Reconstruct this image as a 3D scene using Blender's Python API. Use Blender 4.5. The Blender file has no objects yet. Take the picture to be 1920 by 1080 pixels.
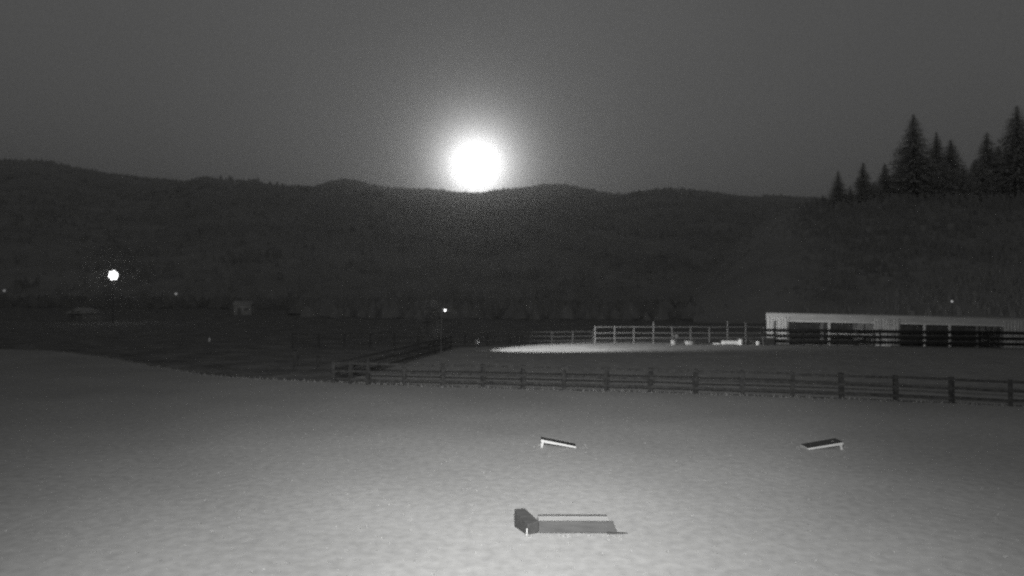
import bpy, bmesh, math, random
from mathutils import Vector, Matrix, noise
R = math.radians
sc = bpy.context.scene
C = sc.collection
random.seed(7)

# ------------------------------------------------------------------ camera
F = 1251.0                       # focal length in pixels of the 1920 px wide photograph
CAMZ = 5.2
cam_data = bpy.data.cameras.new("camera")
cam = bpy.data.objects.new("camera", cam_data); C.objects.link(cam)
cam_data.sensor_width = 36.0
cam_data.lens = 36.0 * F / 1920.0
cam_data.clip_start = 0.1
cam_data.clip_end = 30000
PITCH = math.atan((560 - 540) / F)
ROT = Matrix.Rotation(R(90) + PITCH, 3, 'X') @ Matrix.Rotation(R(0.5), 3, 'Z')
cam.matrix_world = Matrix.Translation((0, 0, CAMZ)) @ ROT.to_4x4()
sc.camera = cam
CP = Vector((0, 0, CAMZ))

def ray(px, py):
    return ROT @ Vector(((px - 960) / F, (540 - py) / F, -1.0))
def at(px, py, Z):
    return CP + ray(px, py) * Z
def gnd(px, py, z=0.0):
    d = ray(px, py)
    return CP + d * ((z - CAMZ) / d.z)

# ------------------------------------------------------------------ light
MOON_DIR = ray(893, 314).normalized()
MOON_EL = math.asin(MOON_DIR.z)
MOON_AZ = math.atan2(MOON_DIR.x, MOON_DIR.y)      # from +Y towards +X

w = bpy.data.worlds.new("World"); sc.world = w
w.use_nodes = True
nt = w.node_tree; nt.nodes.clear()
N = nt.nodes.new; L = nt.links.new
out = N('ShaderNodeOutputWorld'); bg = N('ShaderNodeBackground')
sky = N('ShaderNodeTexSky'); sky.sky_type = 'NISHITA'; sky.sun_disc = False
sky.sun_elevation = MOON_EL; sky.sun_rotation = MOON_AZ
sky.air_density = 1.0; sky.dust_density = 1.0
bw = N('ShaderNodeRGBToBW'); L(sky.outputs[0], bw.inputs[0])
def M(op, a, b=None, c=None):
    n = N('ShaderNodeMath'); n.operation = op
    for i, v in enumerate((a, b, c)):
        if v is None: continue
        if isinstance(v, (int, float)): n.inputs[i].default_value = v
        else: L(v, n.inputs[i])
    return n.outputs[0]
tc = N('ShaderNodeTexCoord')
vm = N('ShaderNodeVectorMath'); vm.operation = 'DOT_PRODUCT'
nrm = N('ShaderNodeVectorMath'); nrm.operation = 'NORMALIZE'
L(tc.outputs['Generated'], nrm.inputs[0]); L(nrm.outputs[0], vm.inputs[0])
vm.inputs[1].default_value = MOON_DIR
ang = M('ARCCOSINE', M('MINIMUM', vm.outputs['Value'], 0.9999999))
# glow of the overexposed moon, put into the sky colour by angle
a1 = M('MULTIPLY', M('EXPONENT', M('MULTIPLY', ang, -1 / 0.0225)), 9.5)
a2 = M('MULTIPLY', M('EXPONENT', M('MULTIPLY', ang, -1 / 0.28)), 0.075)
nz = N('ShaderNodeTexNoise'); nz.inputs['Scale'].default_value = 5.0; nz.inputs['Detail'].default_value = 3
L(nrm.outputs[0], nz.inputs['Vector'])
mott = M('MULTIPLY_ADD', nz.outputs[0], 0.16, 0.92)
gz = N('ShaderNodeTexNoise'); gz.inputs['Scale'].default_value = 420.0; gz.inputs['Detail'].default_value = 2
L(nrm.outputs[0], gz.inputs['Vector'])
grain = M('MULTIPLY_ADD', gz.outputs[0], 0.36, 0.82)
base = M('MULTIPLY_ADD', M('MINIMUM', bw.outputs[0], 1.6), 0.021, 0.042)
tot = M('MULTIPLY', M('MULTIPLY', M('ADD', M('ADD', a1, a2), base), mott), grain)
cmb = N('ShaderNodeCombineColor')
for i in range(3): L(tot, cmb.inputs[i])
L(cmb.outputs[0], bg.inputs['Color']); bg.inputs['Strength'].default_value = 1.0
L(bg.outputs[0], out.inputs['Surface'])

# the moon (built below) is itself the emitter that lights the place

# the yard floodlight on the building the camera hangs on
fl = bpy.data.lights.new("building_floodlight", 'SPOT'); fl.energy = 27500; fl.spot_size = R(112); fl.spot_blend = 1.0
fl.shadow_soft_size = 0.12
flo = bpy.data.objects.new("building_floodlight", fl); C.objects.link(flo)
flo.location = (-0.6, -0.8, 7.4)
flo.rotation_euler = (gnd(985, 645) - flo.location).to_track_quat('-Z', 'Y').to_euler()

fl2 = bpy.data.lights.new("camera_floodlight", 'SPOT'); fl2.energy = 27000; fl2.spot_size = R(62); fl2.spot_blend = 1.0
fl2.shadow_soft_size = 0.1
flo2 = bpy.data.objects.new("camera_floodlight", fl2); C.objects.link(flo2)
flo2.location = (0.5, -0.8, 7.4)
flo2.rotation_euler = (gnd(960, 615) - flo2.location).to_track_quat('-Z', 'Y').to_euler()

vs = sc.view_settings
vs.view_transform = 'Standard'; vs.look = 'None'; vs.exposure = 0.0; vs.gamma = 1.0; vs.use_curve_mapping = False
sc.cycles.use_denoising = False
sc.cycles.filter_width = 2.1
cam_data.dof.use_dof = True; cam_data.dof.focus_distance = 19.0; cam_data.dof.aperture_fstop = 0.34
sc.cycles.max_bounces = 4
sc.cycles.volume_bounces = 0
sc.cycles.sample_clamp_indirect = 3
sc.cycles.sample_clamp_direct = 3

# ------------------------------------------------------------------ materials
def mat(name, col, rough=0.9, var=0.25, scale=8.0, bump=0.0, spec=0.2, metal=0.0, stretch=(1, 1, 1), detail=5, scale2=None, var2=0.0):
    m = bpy.data.materials.new(name); m.use_nodes = True
    t = m.node_tree; b = t.nodes['Principled BSDF']
    b.inputs['Roughness'].default_value = rough
    b.inputs['Specular IOR Level'].default_value = spec
    b.inputs['Metallic'].default_value = metal
    co = t.nodes.new('ShaderNodeTexCoord')
    mp = t.nodes.new('ShaderNodeMapping'); mp.inputs['Scale'].default_value = stretch
    t.links.new(co.outputs['Object'], mp.inputs[0])
    def nse(s, d):
        n = t.nodes.new('ShaderNodeTexNoise'); n.inputs['Scale'].default_value = s; n.inputs['Detail'].default_value = d
        t.links.new(mp.outputs[0], n.inputs['Vector']); return n
    n = nse(scale, detail)
    r = t.nodes.new('ShaderNodeValToRGB')
    r.color_ramp.elements[0].position = 0.3; r.color_ramp.elements[1].position = 0.7
    lo, hi = col * (1 - var), col * (1 + var)
    r.color_ramp.elements[0].color = (lo, lo, lo * 0.98, 1); r.color_ramp.elements[1].color = (hi, hi, hi * 0.98, 1)
    t.links.new(n.outputs[0], r.inputs[0]); last = r.outputs[0]
    if scale2:
        n2 = nse(scale2, 4)
        r2 = t.nodes.new('ShaderNodeValToRGB')
        r2.color_ramp.elements[0].position = 0.3; r2.color_ramp.elements[1].position = 0.7
        r2.color_ramp.elements[0].color = (1 - var2,) * 3 + (1,); r2.color_ramp.elements[1].color = (1,) * 4
        t.links.new(n2.outputs[0], r2.inputs[0])
        mx = t.nodes.new('ShaderNodeMix'); mx.data_type = 'RGBA'; mx.blend_type = 'MULTIPLY'; mx.inputs[0].default_value = 1
        t.links.new(last, mx.inputs[6]); t.links.new(r2.outputs[0], mx.inputs[7]); last = mx.outputs[2]
    t.links.new(last, b.inputs['Base Color'])
    if bump:
        bp = t.nodes.new('ShaderNodeBump'); bp.inputs['Strength'].default_value = 1.0; bp.inputs['Distance'].default_value = bump
        t.links.new(n.outputs[0], bp.inputs['Height']); t.links.new(bp.outputs[0], b.inputs['Normal'])
    return m
def emit(name, s, col=(1, 1, 1)):
    m = bpy.data.materials.new(name); m.use_nodes = True
    b = m.node_tree.nodes['Principled BSDF']
    b.inputs['Base Color'].default_value = (0.8, 0.8, 0.8, 1)
    b.inputs['Emission Color'].default_value = (*col, 1); b.inputs['Emission Strength'].default_value = s
    return m

m_lawn = mat('mown_grass', 0.38, var=0.13, scale=4.0, detail=10, bump=0.002, scale2=0.16, var2=0.2)
m_field = mat('rough_pasture', 0.19, var=0.4, scale=0.35, detail=8, scale2=2.0, var2=0.4, bump=0.15)
m_arena = mat('arena_sand', 0.36, var=0.2, scale=1.4, detail=8, bump=0.0, scale2=0.3, var2=0.2)
m_bank = mat('bank_earth', 0.1, var=0.4, scale=4, detail=8, bump=0.05)
m_hill = mat('wooded_slope', 0.34, var=0.2, scale=0.012, detail=9, scale2=0.09, var2=0.2)
m_leaf = mat('conifer_needles', 0.6, var=0.3, scale=0.5, detail=4)
m_leaf2 = mat('dull_leaves', 0.09, var=0.45, scale=0.5, detail=4)
m_tuft = mat('unmown_grass', 0.22, var=0.3, scale=6)
m_scrub = mat('scrub_foliage', 0.32, var=0.15, scale=0.05, detail=6)
m_foot = mat('foot_foliage', 0.24, var=0.2, scale=0.05, detail=6)
m_rail2 = mat('unlit_boards', 0.04, var=0.3, scale=5)  # rails outside the lamp beam, their missing light put into a darker colour
m_young = mat('young_foliage', 0.3, var=0.2, scale=0.05, detail=6)
m_rail = mat('tarred_boards', 0.022, var=0.4, scale=5)
m_fol = mat('distant_foliage', 0.36, var=0.25, scale=0.03, detail=6)
m_bark = mat('bark', 0.08, var=0.4, scale=6, stretch=(1, 1, .2))
m_dark = mat('weathered_dark_wood', 0.042, var=0.4, scale=5, stretch=(1, 1, 1))
m_pale = mat('galvanised_rail', 0.12, rough=0.6, var=0.2, scale=5)
m_side = mat('pale_siding', 0.62, rough=0.7, var=0.22, scale=2.2, stretch=(2, 2, .5))
m_fascia = mat('metal_fascia', 0.5, rough=0.6, var=0.15, scale=1.2, stretch=(.3, 1, 2))
m_trim = mat('white_trim', 0.75, rough=0.6, var=0.12, scale=2)
m_int = mat('shed_interior_boards', 0.2, var=0.3, scale=2)
m_wood = mat('old_grey_timber', 0.25, var=0.3, scale=4, stretch=(.3, 3, 3))
m_white = mat('white_paint', 0.38, rough=0.6, var=0.08, scale=9)
m_blackp = mat('dark_board_paint', 0.05, rough=0.6, var=0.25, scale=9)
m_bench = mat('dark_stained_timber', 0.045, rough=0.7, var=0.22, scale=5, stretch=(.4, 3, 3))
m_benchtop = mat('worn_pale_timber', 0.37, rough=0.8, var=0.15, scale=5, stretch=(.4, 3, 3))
m_roof = mat('roof_sheet', 0.3, rough=0.6, var=0.2, scale=0.8)
m_plast = mat('white_plastic', 0.6, rough=0.5, var=0.08, scale=5)
m_steel = mat('dull_steel', 0.2, rough=0.5, var=0.2, scale=9, metal=0.3)
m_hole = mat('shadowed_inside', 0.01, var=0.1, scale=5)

# ------------------------------------------------------------------ mesh helpers
class MB:
    def __init__(s): s.bm = bmesh.new()
    def hexa(s, p):        # 8 points: bottom 0-3 counter-clockwise, top 4-7
        v = [s.bm.verts.new(q) for q in p]
        for f in ((3, 2, 1, 0), (4, 5, 6, 7), (0, 1, 5, 4), (1, 2, 6, 5), (2, 3, 7, 6), (3, 0, 4, 7)):
            s.bm.faces.new([v[i] for i in f])
        return s
    def box(s, a, b):
        (x0, y0, z0), (x1, y1, z1) = a, b
        return s.hexa([(x0, y0, z0), (x1, y0, z0), (x1, y1, z0), (x0, y1, z0), (x0, y0, z1), (x1, y0, z1), (x1, y1, z1), (x0, y1, z1)])
    def beam(s, p, q, w_, h_, up=Vector((0, 0, 1))):     # rectangular bar from p to q
        p, q = Vector(p), Vector(q); d = (q - p).normalized()
        side = d.cross(up)
        if side.length < 1e-3: side = d.cross(Vector((1, 0, 0)))
        side.normalize(); u = side.cross(d)
        a, b = side * w_ / 2, u * h_ / 2
        return s.hexa([p - a - b, p + a - b, q + a - b, q - a - b, p - a + b, p + a + b, q + a + b, q - a + b])
    def tube(s, pts, rad, n=10, cap=True):
        rings = []
        pts = [Vector(p) for p in pts]
        if not isinstance(rad, (list, tuple)): rad = [rad] * len(pts)
        for i, p in enumerate(pts):
            d = (pts[min(i + 1, len(pts) - 1)] - pts[max(i - 1, 0)]).normalized()
            e = d.cross(Vector((0, 0, 1)))
            if e.length < 1e-3: e = Vector((1, 0, 0))
            e.normalize(); g = d.cross(e)
            rings.append([s.bm.verts.new(p + (e * math.cos(2 * math.pi * k / n) + g * math.sin(2 * math.pi * k / n)) * rad[i]) for k in range(n)])
        for A, B in zip(rings, rings[1:]):
            for k in range(n): s.bm.faces.new((A[k], A[(k + 1) % n], B[(k + 1) % n], B[k]))
        if cap:
            s.bm.faces.new(rings[0][::-1]); s.bm.faces.new(rings[-1])
        return s
    def ball(s, c, r, sx=1, sy=1, sz=1, seg=16):
        bmesh.ops.create_uvsphere(s.bm, u_segments=seg, v_segments=seg // 2, radius=r, matrix=Matrix.Translation(c) @ Matrix.Diagonal((sx, sy, sz, 1)))
        return s
    def build(s, name, m, parent=None, bevel=0.0, smooth=False):
        if bevel:
            bmesh.ops.bevel(s.bm, geom=s.bm.edges[:], offset=bevel, segments=2, affect='EDGES', profile=0.6)
        bmesh.ops.recalc_face_normals(s.bm, faces=s.bm.faces[:])
        me = bpy.data.meshes.new(name); s.bm.to_mesh(me); s.bm.free()
        me.materials.append(m)
        if smooth:
            for p in me.polygons: p.use_smooth = True
        o = bpy.data.objects.new(name, me); C.objects.link(o)
        if parent: o.parent = parent
        return o
def tag(o, label=None, cat=None, group=None, kind=None):
    if label: o['label'] = label
    if cat: o['category'] = cat
    if group: o['group'] = group
    if kind: o['kind'] = kind
    return o
def thing(name, label, cat, loc=(0, 0, 0), rz=0, group=None):
    o = bpy.data.objects.new(name, None); C.objects.link(o); o.empty_display_size = 0.2
    o.location = loc; o.rotation_euler = (0, 0, rz)
    return tag(o, label, cat, group)
def sheet(name, pts, z, m, kind='structure'):
    bm = bmesh.new(); bm.faces.new([bm.verts.new((p[0], p[1], z)) for p in pts])
    bmesh.ops.triangulate(bm, faces=bm.faces[:])
    me = bpy.data.meshes.new(name); bm.to_mesh(me); bm.free(); me.materials.append(m)
    o = bpy.data.objects.new(name, me); C.objects.link(o)
    if me.polygons and me.polygons[0].normal.z < 0: me.flip_normals()
    return tag(o, kind=kind)

# ------------------------------------------------------------------ setting: ground, lawn, arena, hills
sheet('ground', [(-6000, -60), (6000, -60), (6000, 9000), (-6000, 9000)], 0.0, m_field)
# lawn with a wavering edge
edge_px = [(-420, 648), (-200, 650), (0, 655), (100, 658), (200, 670), (290, 688), (380, 703), (480, 711), (620, 717), (757, 723), (905, 728),
           (1058, 732), (1220, 736), (1392, 742), (1578, 749), (1785, 757), (1920, 763), (2150, 776), (2500, 790)]
edge = [gnd(*p) for p in edge_px]
fine = []
for A, B in zip(edge, edge[1:]):
    n = max(2, int((B - A).length / 0.35))
    for k in range(n):
        p = A.lerp(B, k / n)
        j = noise.noise((p.x * .7, p.y * .7, 3.1)) * .35 + noise.noise((p.x * 3, p.y * 3, 1.0)) * .18
        fine.append((p.x, p.y + j))
sheet('lawn', [(-70, -8), (70, -8), (edge[-1].x, edge[-1].y)] + fine[::-1], 0.012, m_lawn)
# trodden earth strip under the fence, arena sand behind it
c_near = gnd(625, 716)
ar = [gnd(640, 716), gnd(905, 726), gnd(1220, 734), gnd(1578, 746), gnd(1920, 760), gnd(2300, 780), gnd(2300, 655), gnd(1920, 652), gnd(1438, 645), gnd(1110, 641), gnd(860, 652)]
sheet('arena', [(p.x, p.y) for p in ar], 0.004, m_arena)

ridge_px = [(-500, 280), (-200, 290), (0, 297), (60, 299), (130, 311), (200, 322), (270, 331), (312, 335), (345, 338), (366, 332), (386, 328), (406, 334), (430, 338),
            (456, 338), (475, 333), (495, 344), (520, 348), (552, 346), (585, 349), (612, 339), (640, 332), (665, 335), (690, 343), (730, 350), (770, 351), (820, 353),
            (850, 357), (895, 359), (930, 354), (965, 351), (1000, 346), (1022, 342), (1060, 346), (1100, 352), (1130, 359), (1155, 362), (1190, 358), (1220, 353),
            (1250, 351), (1290, 353), (1330, 358), (1380, 364), (1420, 367), (1450, 363), (1490, 367), (1530, 368), (1575, 373), (1700, 380), (1920, 372), (2200, 360), (2500, 350)]
def ridge_y(px):
    for (x0, y0), (x1, y1) in zip(ridge_px, ridge_px[1:]):
        if x0 <= px <= x1: return y0 + (y1 - y0) * (px - x0) / (x1 - x0)
    return 350
ZR = 1900.0      # distance of the ridge
Z0 = 380.0
def hill_h(px, Z):
    """height of the hillside in the column of px at depth Z"""
    zr = at(px, ridge_y(px) + 2, ZR).z
    t = (Z - Z0) / (ZR - Z0)
    t = max(0.0, t)
    if t <= 1: s = t ** 0.92
    else: s = 1 - (t - 1) * 0.9
    x = (px - 960) / F * Z
    und = (noise.noise((x / 260, Z / 330, 0.4)) * 42 + noise.noise((x / 90, Z / 120, 5.2)) * 15) * max(0, 1 - abs(t - 0.5) * 2) if t < 1 else 0
    return -0.6 + (zr + .6) * s + und * min(1, t * 2)
bm = bmesh.new(); grid = []
ts = [0, .03, .06, .1, .15, .2, .26, .32, .38, .45, .52, .59, .66, .73, .8, .86, .91, .95, .98, 1.0, 1.02, 1.06, 1.12, 1.25]
for i in range(261):
    px = -500 + i * 3000 / 260
    col = []
    for t in ts:
        Z = Z0 + t * (ZR - Z0)
        col.append(bm.verts.new(((px - 960) / F * Z, Z, hill_h(px, Z))))
    grid.append(col)
for A, B in zip(grid, grid[1:]):
    for k in range(len(ts) - 1): bm.faces.new((A[k], B[k], B[k + 1], A[k + 1]))
me = bpy.data.meshes.new('hills'); bm.to_mesh(me); bm.free(); me.materials.append(m_hill)
for p in me.polygons: p.use_smooth = True
hills = bpy.data.objects.new('hills', me); C.objects.link(hills); tag(hills, kind='structure')

# nearer knoll at the right that carries the tall conifers
crest_px = [(1300, 540), (1380, 450), (1450, 396), (1510, 378), (1560, 373), (1600, 370), (1680, 352), (1760, 347), (1850, 347), (1920, 342), (2100, 334), (2400, 330)]
KZ0, KZ1 = 150.0, 320.0
def crest_y(px):
    for (x0, y0), (x1, y1) in zip(crest_px, crest_px[1:]):
        if x0 <= px <= x1: return y0 + (y1 - y0) * (px - x0) / (x1 - x0)
    return crest_px[0][1] if px < 1300 else crest_px[-1][1]
def knoll_h(px, Z):
    zc = max(0, at(px, crest_y(px) + 4, KZ1).z)
    t = (Z - KZ0) / (KZ1 - KZ0)
    s_ = max(0, min(1, t)) ** .9 if t <= 1 else max(0, 1 - (t - 1) * 1.6)
    return -.8 + (zc + .8) * s_ + noise.noise((px / 90, Z / 30, 2.2)) * 2.0 * max(0, 1 - abs(t - .5) * 2)
bm = bmesh.new(); grid = []
kt = [0, .08, .18, .3, .42, .55, .68, .8, .9, .97, 1.0, 1.05, 1.15, 1.4]
for i in range(81):
    px = 1300 + i * 1100 / 80
    grid.append([bm.verts.new(((px - 960) / F * (KZ0 + t * (KZ1 - KZ0)), KZ0 + t * (KZ1 - KZ0), knoll_h(px, KZ0 + t * (KZ1 - KZ0)))) for t in kt])
for A, B in zip(grid, grid[1:]):
    for k in range(len(kt) - 1): bm.faces.new((A[k], B[k], B[k + 1], A[k + 1]))
me = bpy.data.meshes.new('knoll'); bm.to_mesh(me); bm.free(); me.materials.append(m_hill)
for p in me.polygons: p.use_smooth = True
o = bpy.data.objects.new('knoll', me); C.objects.link(o); tag(o, kind='structure')

# far-off wood that covers the slopes and frays the ridge line
def cone(bm, c, r, h, n=5, lean=0.0):
    ph = random.random() * 6
    ring = [bm.verts.new((c[0] + r * math.cos(ph + 6.2832 * k / n) * random.uniform(.75, 1.2), c[1] + r * math.sin(ph + 6.2832 * k / n) * random.uniform(.75, 1.2), c[2] + h * random.uniform(.0, .15))) for k in range(n)]
    mid = [bm.verts.new((c[0] + r * .55 * math.cos(ph + .5 + 6.2832 * k / n) * random.uniform(.6, 1.3), c[1] + r * .55 * math.sin(ph + .5 + 6.2832 * k / n), c[2] + h * random.uniform(.45, .65))) for k in range(n)]
    top = bm.verts.new((c[0] + random.uniform(-.1, .1) * r, c[1], c[2] + h))
    for k in range(n):
        j = (k + 1) % n
        bm.faces.new((ring[k], ring[j], mid[k])); bm.faces.new((ring[j], mid[j], mid[k])); bm.faces.new((mid[k], mid[j], top))
bm = bmesh.new()
for i in range(9500):
    px = random.uniform(-120, 2040)
    t = random.random() ** 1.0
    if i < 1300: t = random.uniform(.97, 1.01)
    Z = Z0 + t * (ZR - Z0)
    x = (px - 960) / F * Z
    h = random.uniform(5, 12) * (0.55 + 0.9 * max(0, noise.noise((x / 60, Z / 60, 2)) + .4))
    if i < 1300: h *= 0.55
    cone(bm, (x, Z, hill_h(px, Z) - h * .35), h * random.uniform(.25, .5), h)
me = bpy.data.meshes.new('distant_forest'); bm.to_mesh(me); bm.free(); me.materials.append(m_fol)
o = bpy.data.objects.new('distant_forest', me); C.objects.link(o)
tag(o, 'dark forest covering the hillside up to the ridge under the moon', 'forest', kind='stuff')

# dark scrub along the foot of the hills
bm = bmesh.new()
for i in range(2600):
    px = random.uniform(-150, 2050); Z = random.uniform(170, 390)
    if px < 560 and Z < 260: continue
    x = (px - 960) / F * Z; h = random.uniform(2, 6)
    cone(bm, (x, Z, -.3), h * random.uniform(.4, .8), h, 6)
me = bpy.data.meshes.new('scrub'); bm.to_mesh(me); bm.free(); me.materials.append(m_foot)
o = bpy.data.objects.new('scrub', me); C.objects.link(o)
tag(o, 'dark scrub along the foot of the hills behind the arena', 'scrub', kind='stuff')

bm = bmesh.new()
for i in range(1700):
    px = random.uniform(1330, 2060); t = random.uniform(.02, 1.02); Z = KZ0 + t * (KZ1 - KZ0)
    h = random.uniform(.8, 2.0)
    cone(bm, ((px - 960) / F * Z, Z, knoll_h(px, Z) - h * .4), h * random.uniform(.28, .5), h, 7)
me = bpy.data.meshes.new('knoll_scrub'); bm.to_mesh(me); bm.free(); me.materials.append(m_scrub)
o = bpy.data.objects.new('knoll_scrub', me); C.objects.link(o)
tag(o, 'low scrub over the dark knoll behind the long shed', 'scrub', kind='stuff')
bm = bmesh.new(); rw_ = random.Random(21)
for i in range(2600):
    px = rw_.uniform(1480, 2050); t = .04 + .95 * rw_.random(); Z = KZ0 + t * (KZ1 - KZ0)
    h = rw_.uniform(2.5, 8) * (.35 + .65 * t) * min(1, .3 + (px - 1480) / 110)
    cone(bm, ((px - 960) / F * Z, Z, knoll_h(px, Z) - h * .35), h * rw_.uniform(.2, .36), h, 7)
me = bpy.data.meshes.new('young_wood'); bm.to_mesh(me); bm.free(); me.materials.append(m_young)
o = bpy.data.objects.new('young_wood', me); C.objects.link(o)
tag(o, 'dark young wood on the slope under the tall conifers', 'wood', kind='stuff')

# ------------------------------------------------------------------ moon
moon = MB().ball((0, 0, 0), 9000 * 28 / F, seg=48).build('moon', emit('moon_glare', 13.0), smooth=True)
moon.location = CP + MOON_DIR * 9000
tag(moon, 'glaring full moon rising just above the hill ridge', 'moon')

# ------------------------------------------------------------------ trees
def conifer(px, ytop, Z, spread, label, seed, broad=0.0):
    rnd = random.Random(seed)
    b = at(px, 560, Z); zb = knoll_h(px, Z) - .4
    H = at(px, ytop, Z).z - zb; b.z = zb
    t = thing('conifer_tree', label, 'tree', b, 0, 'tall conifers at the right of the photo')
    MB().tube([(0, 0, -.3), (rnd.uniform(-.1, .1), 0, H * .5), (0, 0, H * .97)], [H * .016, H * .009, .03], 8).build('trunk', m_bark, t)
    bm = bmesh.new()
    Rb = H * spread
    z = H * .06
    while z < H * .995:
        f = z / H
        r0 = Rb * (1 - f) ** (0.74 - broad * .3) + .3
        nb = max(9, int(13 + 8 * (1 - f)))
        for k in range(nb):
            a = rnd.uniform(0, 6.2832)
            ln = r0 * rnd.uniform(.55, 1.12) * (1 + .22 * noise.noise((a * 1.3, z * .35, seed)))
            droop = rnd.uniform(.12, .42)
            dx, dy = math.cos(a), math.sin(a)
            nseg = max(2, int(ln / .5))
            for q in range(nseg):
                u = (q + rnd.uniform(.2, 1)) / nseg
                c = Vector((dx * ln * u, dy * ln * u, z - ln * u * droop + rnd.uniform(-.25, .25)))
                sz = (0.28 + .028 * H * .5) * rnd.uniform(.6, 1.3) * (1.15 - .5 * u) * min(1, .45 + (1 - f))
                d = Vector((dx, dy, -droop)).normalized()
                s = d.cross(Vector((0, 0, 1))).normalized()
                s = (s + Vector((rnd.uniform(-.4, .4), rnd.uniform(-.4, .4), rnd.uniform(-.7, .7)))).normalized()
                p = [c - d * sz * .8, c + s * sz * .55, c + d * sz * 1.1 - Vector((0, 0, sz * .25)), c - s * sz * .55]
                bm.faces.new([bm.verts.new(v) for v in p])
        z += max(.22, H * .012) * rnd.uniform(.7, 1.25)
    me = bpy.data.meshes.new('crown'); bm.to_mesh(me); bm.free(); me.materials.append(m_leaf)
    cr = bpy.data.objects.new('crown', me); C.objects.link(cr); cr.parent = t
    return t
for k, a in enumerate([
    (1571, 320, 305, .32, 'smallest lone conifer standing leftmost of the tree group above the shed', .2),
    (1594, 347, 315, .34, 'short faint conifer between the leftmost conifer and the narrow pointed one', .4),
    (1618, 303, 300, .25, 'narrow pointed conifer second clear spire from the left, gap of sky on its right', .35),
    (1659, 306, 305, .32, 'slim conifer growing against the left side of the tallest central conifer', .3),
    (1678, 332, 300, .36, 'stubby conifer tucked under the left flank of the tallest central conifer', .3),
    (1713, 212, 300, .33, 'tall broad pointed conifer, the highest spire left of the sky gap', .1),
    (1756, 246, 305, .24, 'conifer with a thin leaning tip just right of the tallest central conifer', .2),
    (1783, 260, 300, .27, 'blunt rounded conifer at the left edge of the wide sky gap', .8),
    (1738, 296, 298, .40, 'lower bushy conifer filling the hollow right of the tallest central conifer', .6),
    (1828, 298, 305, .36, 'low conifer rising at the right edge of the wide sky gap', .4),
    (1851, 247, 300, .27, 'ragged conifer with a blunt tip between sky gap and right photo edge', .4),
    (1873, 272, 305, .34, 'short conifer leaning against the tree at the right photo edge', .6),
    (1908, 196, 290, .30, 'very tall dark conifer cut by the right edge of the photo', .2),
    (1950, 222, 295, .32, 'tall conifer almost wholly beyond the right edge of the photo', .3),
    (1697, 290, 312, .42, 'lower conifer half hidden behind the left flank of the tallest central conifer', .5),
    (1770, 300, 292, .50, 'low bushy conifer filling the foot of the rounded tree by the sky gap', .6),
    (1890, 280, 312, .45, 'mid height conifer filling the gap before the tree at the right photo edge', .5),
    (1842, 300, 292, .50, 'low bushy conifer at the foot of the ragged blunt tipped tree', .6),
    (1640, 338, 296, .55, 'low spreading conifer at the foot of the slim tree left of the tallest', .6),
    (1806, 310, 290, .62, 'squat wide conifer low in the sky gap between the two tree clumps', .5),
]):
    conifer(a[0], a[1], a[2], a[3] * 1.22, a[4], 11 + k, a[5])

def leafy_tree(px, py, Z, h, wid, label, seed):
    rnd = random.Random(seed); b = at(px, py, Z); b.z = 0
    t = thing('columnar_tree', label, 'tree', b)
    mb = MB().tube([(0, 0, -.2), (.1, 0, h * .4), (0, .1, h * .85)], [.16, .1, .03], 8)
    for k in range(6):
        a = rnd.uniform(0, 6.28); z = h * rnd.uniform(.25, .6)
        mb.tube([(.05, 0, z), (math.cos(a) * wid * .3, math.sin(a) * wid * .3, z + h * .2)], [.05, .015], 6)
    mb.build('trunk', m_bark, t)
    bm = bmesh.new()
    for k in range(1500):
        a = rnd.uniform(0, 6.28); z = h * rnd.uniform(.12, 1); r = wid * .5 * math.sqrt(rnd.random()) * (1 - .5 * abs(z / h - .5)) * (1 + .4 * noise.noise((a, z, 2)))
        c = Vector((math.cos(a) * r, math.sin(a) * r, z)); s = rnd.uniform(.06, .16)
        e1 = Vector((rnd.uniform(-1, 1), rnd.uniform(-1, 1), rnd.uniform(-1, 1))).normalized(); e2 = e1.orthogonal().normalized()
        bm.faces.new([bm.verts.new(v) for v in (c - e1 * s, c + e2 * s * .7, c + e1 * s, c - e2 * s * .7)])
    me = bpy.data.meshes.new('crown'); bm.to_mesh(me); bm.free(); me.materials.append(m_leaf2)
    cr = bpy.data.objects.new('crown', me); C.objects.link(cr); cr.parent = t
leafy_tree(806, 650, 68, 5.0, 2.0, 'faint narrow leafy tree left of the thin lamp pole behind the arena', 3)

# ------------------------------------------------------------------ fences
def fence(name, label, pts, ph, rails, pw, rw, rh, m, group=None, tall=None, jit=.045):
    """post and rail fence along ground points; each post and each rail span a part"""
    o = pts[0].copy()
    t = thing(name, label, 'fence', o, 0, group)
    P = [p - o for p in pts]
    rnd = random.Random(len(label))
    d = (P[1] - P[0]).normalized(); n = Vector((-d.y, d.x, 0))
    for i, p in enumerate(P):
        h = ph * rnd.uniform(.97, 1.04)
        if tall and i in tall: h = tall[i]
        q = p + Vector((rnd.uniform(-jit, jit), rnd.uniform(-jit, jit), h))
        MB().beam(p - Vector((0, 0, .3)), q, pw, pw).build('post', m, t, bevel=.008)
    for A, B in zip(P, P[1:]):
        d = (B - A).normalized(); n = Vector((d.y, -d.x, 0)) * (pw / 2 + rw / 2)
        if n.y > 0: n = -n
        for z in rails:
            a = A + n + Vector((0, 0, z + rnd.uniform(-.035, .035))); b = B + n + Vector((0, 0, z + rnd.uniform(-.02, .02)))
            MB().beam(a + d * .004, b - d * .004, rw, rh).build('rail', m, t)
    return t
near_px = [(690, 721), (757, 723), (830, 724.5), (905, 726), (980, 728), (1058, 730), (1137, 732), (1220, 734.5), (1305, 737), (1392, 740), (1486, 743.5), (1578, 747), (1680, 751), (1785, 756), (1895, 761.5), (2010, 768)]
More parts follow.
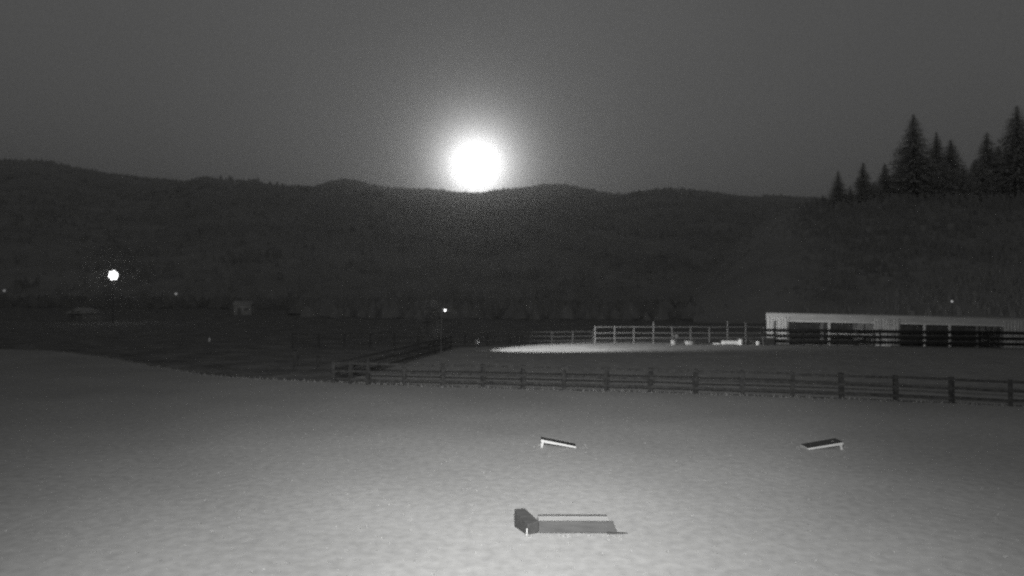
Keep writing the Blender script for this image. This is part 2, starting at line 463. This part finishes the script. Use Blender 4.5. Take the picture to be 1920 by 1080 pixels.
fence('rail_fence', 'dark three rail fence along the far edge of the pale lawn', [gnd(625, 718), gnd(657, 719.5)] + [gnd(*p) for p in near_px], 1.33, (1.24, .76, .3), .2, .045, .13, m_dark)
A, B = gnd(625, 718), gnd(846, 655)
fence('rail_fence', 'dark rail fence running back from the left corner of the arena', [A.lerp(B, k / 10) for k in range(11)], 1.33, (1.24, .76, .3), .16, .045, .13, m_dark)
A, B = gnd(548, 653), gnd(1112, 645)
fence('rail_fence', 'faint grey rail fence behind the arena left of the bright pale rails', [A.lerp(B, k / 13) for k in range(14)], 1.5, (1.45, .95, .45), .14, .045, .11, m_rail2)
A, B = gnd(1116, 645), gnd(1432, 644)
fence('pipe_fence', 'pale tall rail fence between the light streak and the shed', [A.lerp(B, k / 9) for k in range(10)], 2.05, (2.0, 1.3, .7), .1, .05, .1, m_pale, tall={3: 2.6, 7: 2.7, 8: 2.6})
# fence boards in front of the shed
A, B = gnd(1429, 646.3), gnd(1930, 654)
fence('board_fence', 'dark wide board fence standing close in front of the open shed', [A.lerp(B, u) for u in (0, .05, .16, .29, .43, .452, .57, .7, .85, 1)], 1.95, (1.76, 1.13, .5), .16, .05, .33, m_rail, tall={1: 2.85})

# ------------------------------------------------------------------ shed
sA, sB = gnd(1437, 645.2), gnd(1920, 652.5)
dv = sB - sA
shed = thing('open_shed', 'long pale open fronted livestock shed with plank panels at right behind the arena', 'shed', sA, math.atan2(dv.y, dv.x))
SL = 34.0; DEP = 5.0
top = lambda u: 3.74 - .0107 * u
def planks(u0, u1, name='wall_panel', seedv=1):
    rnd = random.Random(seedv)
    mb = MB(); u = u0
    while u < u1 - .05:
        wd = min(rnd.uniform(.26, .38), u1 - u)
        mb.box((u, -.17, .02), (u + wd - .06, -.125, top(u) - .36)); u += wd
    p = mb.build(name, m_side, shed)
    MB().box((u0, -.115, .0), (u1, -.1, top(u1) - .38)).build('gap_shade_board', m_rail, p)  # dark sheet added behind the planks to stand in for shade in the gaps
planks(0.0, 2.6, seedv=2); planks(12.25, 15.15, seedv=3); planks(26.6, 29.2, seedv=5)
# header fascia and drip trim
def slab(u0, u1, y0, y1, zo0, zo1):
    return MB().hexa([(u0, y0, top(u0) - zo0), (u1, y0, top(u1) - zo0), (u1, y1, top(u1) - zo0), (u0, y1, top(u0) - zo0), (u0, y0, top(u0) - zo1), (u1, y0, top(u1) - zo1), (u1, y1, top(u1) - zo1), (u0, y1, top(u0) - zo1)])
fa = slab(-.05, SL, -.09, -.02, .84, .02).build('fascia', m_fascia, shed)
slab(2.55, 12.25, -.12, .0, .98, .845).build('drip_trim', m_trim, fa)
slab(15.2, 26.6, -.12, .0, .98, .845).build('drip_trim', m_trim, fa)
slab(-.03, SL, -.25, .15, .015, -.06).build('eave_flashing', m_roof, shed)
for u in (2.55, 7.25, 12.2, 15.2, 18.0, 20.8, 23.8, 26.55):
    MB().box((u - .1, -.05, -.1), (u + .1, .15, top(u) - .985)).build('post', m_side if u in (7.25, 18.0, 20.8) else m_wood, shed, bevel=.01)
mb = MB(); 
mb.hexa([(0, .16, 3.7), (SL, .16, top(SL) - .04), (SL, DEP, top(SL) - .7), (2.1, DEP, 3.05), (0, .16, 3.75), (SL, .16, top(SL) + .01), (SL, DEP, top(SL) - .62), (2.1, DEP, 3.12)])
mb.build('roof', m_roof, shed)
MB().box((2.1, DEP - .15, 0), (SL, DEP - .05, 2.65)).build('back_wall', m_int, shed)
MB().hexa([(.02, .17, 0), (.1, .17, 0), (2.15, DEP - .16, 0), (2.07, DEP - .16, 0), (.02, .17, 3.6), (.1, .17, 3.6), (2.15, DEP - .16, 3.0), (2.07, DEP - .16, 3.0)]).build('side_wall', m_int, shed)
for u in (12.3, 15.1, 26.7):
    MB().box((u - .03, .2, 0), (u + .03, DEP - .2, 2.5)).build('partition', m_int, shed)
MB().beam((7.37, .05, 1.35), (9.6, .05, 1.33), .06, .1).build('gate_rail', m_trim, shed)
MB().beam((9.75, .05, 1.33), (12.08, .05, 1.3), .06, .1).build('gate_rail', m_trim, shed)
MB().box((2.7, -.1, 0), (12.1, .1, .06)).build('sill_board', m_wood, shed)
MB().box((12.2, -.26, 0), (14.2, -.18, .22)).build('kick_board', m_trim, shed)

# ------------------------------------------------------------------ clutter in front of the pale fence
def tub(px, py, r, h, label, m=m_plast, name='bucket', cat='bucket', elong=1.0):
    b = gnd(px, py); t = thing(name, label, cat, b)
    mb = MB(); mb.tube([(0, 0, 0), (0, 0, h * .94), (0, 0, h)], [r * .82, r, r * 1.06], 18)
    o = mb.build('body', m, t, smooth=False); o.scale = (elong, 1, 1)
    mb = MB(); mb.tube([(0, 0, h + .004), (0, 0, h + .02)], [r * .9, r * .9], 18)
    o2 = mb.build('inside', m_hole, t); o2.scale = (elong, 1, 1)
    pts = [(r * 1.02 * math.cos(a), 0, h + .35 * r * math.sin(a)) for a in [math.pi * k / 8 for k in range(9)]]
    o3 = MB().tube(pts, .012, 6).build('handle', m_steel, t); o3.scale = (elong, 1, 1)
    return t
def trough(px, py, wd, dp, h, label, m):
    b = gnd(px, py); t = thing('water_trough', label, 'trough', b)
    x = wd / 2
    MB().box((-x, -dp / 2, .05), (x, -dp / 2 + .05, h)).build('front_panel', m, t, bevel=.01)
    MB().box((-x, dp / 2 - .05, .05), (x, dp / 2, h)).build('rear_panel', m, t, bevel=.01)
    for s in (-1, 1): MB().box((s * x - .025, -dp / 2 + .052, .05), (s * x + .025, dp / 2 - .052, h)).build('end_panel', m, t)
    MB().box((-x + .03, -dp / 2 + .06, .06), (x - .03, dp / 2 - .06, h - .08)).build('water', m_hole, t)
    for sx in (-1, 1):
        MB().box((sx * x * .8 - .05, -dp / 2 + .03, 0), (sx * x * .8 + .05, dp / 2 - .03, .05)).build('foot', m_steel, t)
    return t
trough(1369, 646, 1.9, .6, .44, 'long low white water trough on the ground in front of pale fence', m_plast)
tub(1388.5, 646.5, .25, .66, 'bright white upright bucket at the right end of the long trough')
tub(1421, 646.5, .24, .4, 'small pale bucket left of the dark box by the shed corner')
tub(1412, 645.5, .3, .5, 'dull grey tub between the two pale buckets by the shed', m_steel)
tub(1263, 646, .34, .5, 'grey bucket standing left on the light streak under a pale block', m_wood)
tub(1293, 646, .45, .42, 'wide grey tub resting on the light streak mid fence', m_wood, elong=1.4)
b = gnd(1266, 644.2); t = thing('salt_block_stand', 'small pale block raised on a post behind the grey bucket', 'stand', b)
MB().beam((0, 0, -.1), (0, 0, .75), .1, .1).build('post', m_wood, t); MB().box((-.28, -.2, .752), (.28, .2, 1.1)).build('block', m_pale, t, bevel=.03)
b = gnd(1345, 645.5); t = MB(); t.ball((0, 0, .04), .3, 1.7, .8, .5, 14)
o = t.build('feed_sack', m_plast, smooth=True); o.location = b; tag(o, 'flat pale sack lying left of the long white trough', 'sack')
b = gnd(1440, 647); t = thing('dark_crate', 'dark box with a pale upper edge in front of the shed corner', 'crate', b)
MB().box((-.62, -.4, 0), (.62, .4, .78)).build('body', m_dark, t, bevel=.015)
MB().box((-.7, -.45, .785), (.66, .45, .86)).build('lid', m_pale, t, bevel=.01)
MB().box((-.72, -.44, 0), (-.65, -.36, .78)).build('corner_batten', m_pale, t)

# ------------------------------------------------------------------ low floodlight that throws the streak of light over the sand
b = gnd(893, 658.5)
t = thing('work_light', 'low work light on a stand throwing the bright streak over the sand', 'lamp', b)
for a in (30, 150, 270):
    MB().beam((0, 0, .42), (.42 * math.cos(R(a)), .42 * math.sin(R(a)), 0.02), .035, .035).build('leg', m_steel, t)
MB().tube([(0, 0, .38), (0, 0, .75)], .025, 8).build('pole', m_steel, t)
beam_dir = (gnd(1160, 651.5) - b); beam_dir.z = .9; beam_dir.normalize()
hd = MB().box((-.2, -.26, -.2), (.1, .26, .2)).build('lamp_head', m_pale, t, bevel=.03)
hd.location = (0, 0, .9); hd.rotation_euler = beam_dir.to_track_quat('X', 'Z').to_euler()
le = MB().box((.102, -.22, -.16), (.115, .22, .16)).build('lens', emit('work_light_lens', 5), hd)
sp = bpy.data.lights.new('work_light_beam', 'SPOT'); sp.energy = 7000; sp.spot_size = R(54); sp.spot_blend = 1.0; sp.shadow_soft_size = .15
so = bpy.data.objects.new('work_light_beam', sp); C.objects.link(so)
so.location = b + Vector((0, 0, .9)) + beam_dir * .2
so.rotation_euler = beam_dir.to_track_quat('-Z', 'Y').to_euler(); so.parent = t; so.location = so.location - b

# ------------------------------------------------------------------ thin lamp pole
b = gnd(827, 662)
t = thing('lamp_pole', 'thin pole with one tiny bright light behind the arena corner', 'lamp pole', b)
MB().tube([(0, 0, -.2), (0, 0, 4.3)], [.07, .05], 8).build('pole', m_bark, t)
MB().beam((.0, 0, 4.15), (.34, 0, 4.2), .04, .04).build('arm', m_wood, t)
lh = MB().tube([(.34, 0, 4.28), (.34, 0, 4.2), (.34, 0, 4.14)], [.04, .12, .13], 10).build('lamp_shade', m_steel, t)
MB().ball((.34, -.02, 4.07), .11, 1, 1, 1.2, 12).build('bulb', emit('small_bulb', 4), lh, smooth=True)

ps = bpy.data.lights.new('pole_lamp_beam', 'SPOT'); ps.energy = 44000; ps.spot_size = R(50); ps.spot_blend = .9; ps.shadow_soft_size = .1
po = bpy.data.objects.new('pole_lamp_beam', ps); C.objects.link(po); po.parent = t; po.location = (.5, -.02, 4.05)
po.rotation_euler = (gnd(1085, 652) - (b + po.location)).to_track_quat('-Z', 'Y').to_euler()

# ------------------------------------------------------------------ far lights and houses on the left
def yard_light(px, py, Z, r, label, strength, light=None, name='yard_light', spikes=False, pole_r=.08):
    p = at(px, py, Z); b = Vector((p.x, p.y, 0)); h = p.z
    t = thing(name, label, 'lamp', b)
    MB().tube([(0, 0, -.3), (0, 0, h - r * .5)], [pole_r, pole_r * .7], 8).build('pole', m_bark, t)
    g = MB().ball((0, 0, h), r, seg=16).build('lamp_globe', emit('globe_glow', strength), t, smooth=True)
    MB().tube([(0, .0, h + r * .9), (0, 0, h + r * 1.2)], [r * .7, r * .15], 10).build('lamp_cap', m_steel, t)
    if spikes:
        for k, (aa, rr) in enumerate(((20, .95), (75, 1.0), (130, .9), (200, 1.0), (255, 1.05), (310, 1.1))):
            q = (math.cos(R(aa)) * r * rr, -r * .3, h + math.sin(R(aa)) * r * rr)
            MB().ball(q, r * (.2 + .05 * (k % 3)), seg=10).build('bulb', g.data.materials[0], t, smooth=True)  # glowing balls added to fray the outline of the lamp's glare
    if light:
        d = bpy.data.lights.new('yard_light_bulb', 'POINT'); d.energy = light; d.shadow_soft_size = r * 1.05
        lo = bpy.data.objects.new('yard_light_bulb', d); C.objects.link(lo); lo.parent = t; lo.location = (0, -r * 2.2, h)
    return t
yard_light(213, 516, 125, .74, 'dazzling round yard light high on a pole at far left', 6, 70, spikes=True)
yard_light(330, 551, 240, .42, 'small dim lamp on a post between the yard light and pale house', .22)
yard_light(8, 545, 240, .42, 'faint dim lamp at the far left edge of the photo', .16)
yard_light(1785, 565, 110, .16, 'pinprick lamp in the dark trees above the right end of shed', .35)
b = gnd(393, 642)
t = thing('marker_post', 'short thin post with a pale reflector in the dark pasture at left', 'post', b)
MB().beam((0, 0, -.1), (0, 0, .5), .09, .06).build('post', m_bark, t)
MB().box((-.055, -.045, .12), (.055, -.034, .5)).build('reflector', emit('reflector_glow', .16), t)  # own glow stands in for light thrown back by the reflector

def house(px, py, Z, wd, dp, hw, hr, rz, label, m_w, m_r):
    p = at(px, py, Z); t = thing('farm_building', label, 'building', (p.x, p.y, 0), rz)
    x, y = wd / 2, dp / 2
    mb = MB(); mb.box((-x, -y, 0), (x, y, hw)); mb.build('wall', m_w, t)
    mb = MB()
    v = [mb.bm.verts.new(q) for q in ((-x - .3, -y - .4, hw - .1), (x + .3, -y - .4, hw - .1), (x + .3, y + .4, hw - .1), (-x - .3, y + .4, hw - .1), (-x - .3, 0, hr), (x + .3, 0, hr))]
    for f in ((0, 1, 5, 4), (2, 3, 4, 5), (0, 4, 3), (1, 2, 5), (3, 2, 1, 0)): mb.bm.faces.new([v[i] for i in f])
    mb.build('roof', m_r, t)
    MB().box((-x * .55, -y - .03, .1), (-x * .55 + 1, -y + .02, 2.1)).build('door', m_int, t)
    wf = MB().box((x * .2, -y - .03, 1), (x * .2 + 1.1, -y + .02, 2)).build('window', m_int, t)
    MB().box((x * .2 - .08, -y - .06, .9), (x * .2 + 1.18, -y - .032, .98)).build('sill', m_trim, wf)
    return t
house(160, 570, 135, 4.5, 4, 1.6, 2.6, R(-25), 'small dark outbuilding with a lit roof edge below the yard light', m_wood, m_roof)
hb = house(457, 572, 190, 4.6, 4, 2.9, 3.9, R(12), 'small pale walled farm building glowing faintly left of centre', m_white, m_roof)
d = bpy.data.lights.new('wall_fill_light', 'POINT'); d.energy = 9; d.shadow_soft_size = .1  # unseen point light added to brighten the pale wall
lo = bpy.data.objects.new('wall_fill_light', d); C.objects.link(lo); lo.parent = hb; lo.location = (-.3, -4.0, 3.4)

# ------------------------------------------------------------------ stubby posts in the dark at the arena corner
for k, (px, py, r, h, lab) in enumerate(((553, 692, .17, 1.35, 'thick dark stubby post left of the arena corner'), (596, 691, .13, .9, 'shorter dark post between the thick stubby post and arena corner'))):
    b = gnd(px, py); t = MB(); t.tube([(0, 0, -.2), (.01, 0, h * .6), (0, 0, h - .04), (0, 0, h)], [r, r * .95, r * .92, r * .7], 12)
    o = t.build('stubby_post', m_dark); o.location = b; tag(o, lab, 'post')

# ------------------------------------------------------------------ bean bag boards on the lawn
def cornhole(pf, pb, label, roll=0.0):
    """pf = front (low) end, pb = rear (high) end on the ground"""
    pf, pb = gnd(*pf), gnd(*pb)
    d = pb - pf; d.z = 0; ln = 1.22; d.normalize()
    t = thing('bean_bag_board', label, 'game board', pf, math.atan2(d.y, d.x), 'pair of bean bag toss boards on the lawn')
    t.rotation_euler.x = R(roll)        # it stands on uneven turf
    W = .305; h0, h1 = .075, .30
    # deck with its hole, built as a ring of quads round the hole
    mb = MB(); hx, hr, n = .99, .076, 24
    zt = lambda x: h0 + (h1 - h0) * x / ln
    vt, vo = [], []
    for lvl in (0, -.015):
        ring, outer = [], []
        for k in range(n):
            a = 2 * math.pi * k / n; c, s = math.cos(a), math.sin(a)
            ring.append(mb.bm.verts.new((hx + hr * c, hr * s, zt(hx + hr * c) + lvl)))
            sc_ = min((((ln - hx) if c > 0 else hx) / abs(c)) if abs(c) > 1e-6 else 9, W / abs(s) if abs(s) > 1e-6 else 9)
            x, y = hx + sc_ * c, sc_ * s
            outer.append(mb.bm.verts.new((x, y, zt(x) + lvl)))
        vt.append(ring); vo.append(outer)
    cor = []
    for lvl in (0, -.015):
        cor.append([mb.bm.verts.new((x, y, zt(x) + lvl)) for x, y in ((ln, W), (0, W), (0, -W), (ln, -W))])
    for L_ in (0, 1):
        for k in range(n):
            j = (k + 1) % n; A_, B_ = vo[L_][k], vo[L_][j]
            c_ = None
            for q in cor[L_]:
                if (abs(A_.co.x - q.co.x) < 1e-4 and abs(B_.co.y - q.co.y) < 1e-4) or (abs(A_.co.y - q.co.y) < 1e-4 and abs(B_.co.x - q.co.x) < 1e-4):
                    if abs(A_.co.x - B_.co.x) > 1e-4 and abs(A_.co.y - B_.co.y) > 1e-4: c_ = q
            fs = [vt[L_][k], A_] + ([c_] if c_ else []) + [B_, vt[L_][j]]
            mb.bm.faces.new(fs)
    for k in range(n):
        j = (k + 1) % n
        mb.bm.faces.new((vt[0][k], vt[0][j], vt[1][j], vt[1][k]))
    mb.build('deck', m_blackp, t)
    for s in (-1, 1):
        y0, y1 = s * W, s * (W - .035)
        ya, yb = min(y0, y1), max(y0, y1)
        MB().hexa([(0, ya, .0), (ln, ya, h1 - .115), (ln, yb, h1 - .115), (0, yb, .0), (0, ya, h0 - .016), (ln, ya, h1 - .016), (ln, yb, h1 - .016), (0, yb, h0 - .016)]).build('side_rail', m_white, t)
        yc = s * (W - .058)
        MB().beam((ln - .09, yc, h1 - .03), (ln - .02, yc, 0.0), .04, .075, up=Vector((1, 0, 0))).build('leg', m_white, t)
    MB().box((-.002, -W + .037, .0), (.033, W - .037, h0 - .012)).build('front_rail', m_white, t)
    MB().box((ln - .04, -W + .037, h1 - .115), (ln - .002, W - .037, h1 - .024)).build('rear_rail', m_white, t)
cornhole((1079, 838), (1005, 837), 'left bean bag toss board with bright white side sloping down to the right', 4.5)
cornhole((1508, 840), (1586, 841), 'right bean bag toss board with dull side sloping down to the left')

# ------------------------------------------------------------------ low bench near the bottom of the lawn
b = gnd(989, 1005)
t = thing('low_bench', 'low dark timber bench with pale top and raised sloping end block on lawn', 'bench', b, R(1))
# end block: plan .25 x .55, taller at the back
W0 = gnd(966, 988) - b
# plan corners: front, right, back right, back left
fr = Vector((0, 0, 0)); rt = gnd(1010, 1000) - b; bl = gnd(965, 988) - b; br = bl + Vector((.24, .03, 0))
def up(v, h): return (v.x, v.y, v.z + h)
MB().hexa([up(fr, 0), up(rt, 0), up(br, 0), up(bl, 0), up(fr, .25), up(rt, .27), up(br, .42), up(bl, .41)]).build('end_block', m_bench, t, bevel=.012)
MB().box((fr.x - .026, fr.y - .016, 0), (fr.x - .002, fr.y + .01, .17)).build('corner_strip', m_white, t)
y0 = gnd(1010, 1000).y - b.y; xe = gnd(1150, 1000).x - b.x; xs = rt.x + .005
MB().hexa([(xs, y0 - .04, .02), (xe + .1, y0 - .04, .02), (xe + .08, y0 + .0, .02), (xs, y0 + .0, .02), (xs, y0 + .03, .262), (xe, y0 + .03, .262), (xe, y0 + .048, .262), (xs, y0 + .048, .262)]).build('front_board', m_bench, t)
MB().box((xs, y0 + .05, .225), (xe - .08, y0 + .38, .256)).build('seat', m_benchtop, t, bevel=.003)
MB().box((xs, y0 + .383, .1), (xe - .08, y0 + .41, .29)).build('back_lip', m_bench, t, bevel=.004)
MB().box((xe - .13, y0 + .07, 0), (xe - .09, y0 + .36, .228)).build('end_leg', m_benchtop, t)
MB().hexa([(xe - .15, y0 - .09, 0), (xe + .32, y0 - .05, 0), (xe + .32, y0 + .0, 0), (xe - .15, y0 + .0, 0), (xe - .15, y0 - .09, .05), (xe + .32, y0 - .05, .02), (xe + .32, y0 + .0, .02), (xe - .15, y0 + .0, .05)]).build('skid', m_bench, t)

# ------------------------------------------------------------------ longer grass left round the feet of things and under the fence
bm = bmesh.new(); rg = random.Random(5)
def tuft(x, y, h, n):
    for k in range(n):
        a = rg.uniform(0, 6.28); r0 = rg.uniform(0, .06); hh = h * rg.uniform(.5, 1.1); w_ = rg.uniform(.006, .012)
        bx, by = x + r0 * math.cos(a), y + r0 * math.sin(a); lx, ly = math.cos(a) * hh * rg.uniform(.2, .6), math.sin(a) * hh * rg.uniform(.2, .6)
        px_, py_ = -math.sin(a) * w_, math.cos(a) * w_
        v = [bm.verts.new(q) for q in ((bx - px_, by - py_, 0), (bx + px_, by + py_, 0), (bx + lx * .5 + px_ * .7, by + ly * .5 + py_ * .7, hh * .6), (bx + lx * .5 - px_ * .7, by + ly * .5 - py_ * .7, hh * .6), (bx + lx, by + ly, hh * .95))]
        bm.faces.new(v[:4]); bm.faces.new((v[3], v[2], v[4]))
for (x, y) in fine:
    if -60 < x < 60 and y < 75:
        for k in range(3): tuft(x + rg.uniform(-.2, .2), y + rg.uniform(-.35, .25), rg.uniform(.03, .13) * (1 + rg.random()), 7)
bb = gnd(989, 1005)
for k in range(26): tuft(bb.x + rg.uniform(-.1, 2.1), bb.y - rg.uniform(.0, .1), rg.uniform(.03, .07), 6)
for (px, py) in ((1079, 838), (1005, 837), (1508, 840), (1586, 841)):
    q = gnd(px, py)
    for k in range(14): tuft(q.x + rg.uniform(-.4, .4), q.y + rg.uniform(-.35, .35), rg.uniform(.03, .07), 6)
for k in range(1500):
    q = gnd(rg.uniform(-100, 2020), 745 + 340 * rg.random() ** 1.5); tuft(q.x, q.y, rg.uniform(.02, .055), 6)
me = bpy.data.meshes.new('grass_tufts'); bm.to_mesh(me); bm.free(); me.materials.append(m_tuft)
o = bpy.data.objects.new('grass', me); C.objects.link(o)
tag(o, 'short unmown grass tufts along the fence and over the lawn', 'grass', kind='stuff')

# ------------------------------------------------------------------ thin haze volume added for the moon's bloom and veiled blacks
hz = MB().box((-2600, -30, -1), (2600, 2700, 420)).build('haze', m_hill)
mh = bpy.data.materials.new('veil_haze'); mh.use_nodes = True; tt = mh.node_tree; tt.nodes.clear()
oo = tt.nodes.new('ShaderNodeOutputMaterial'); pv = tt.nodes.new('ShaderNodeVolumePrincipled')
pv.inputs['Color'].default_value = (.9, .9, .88, 1); pv.inputs['Density'].default_value = 0.0004; pv.inputs['Anisotropy'].default_value = 0.89
tt.links.new(pv.outputs[0], oo.inputs['Volume']); hz.data.materials[0] = mh
tag(hz, kind='stuff')
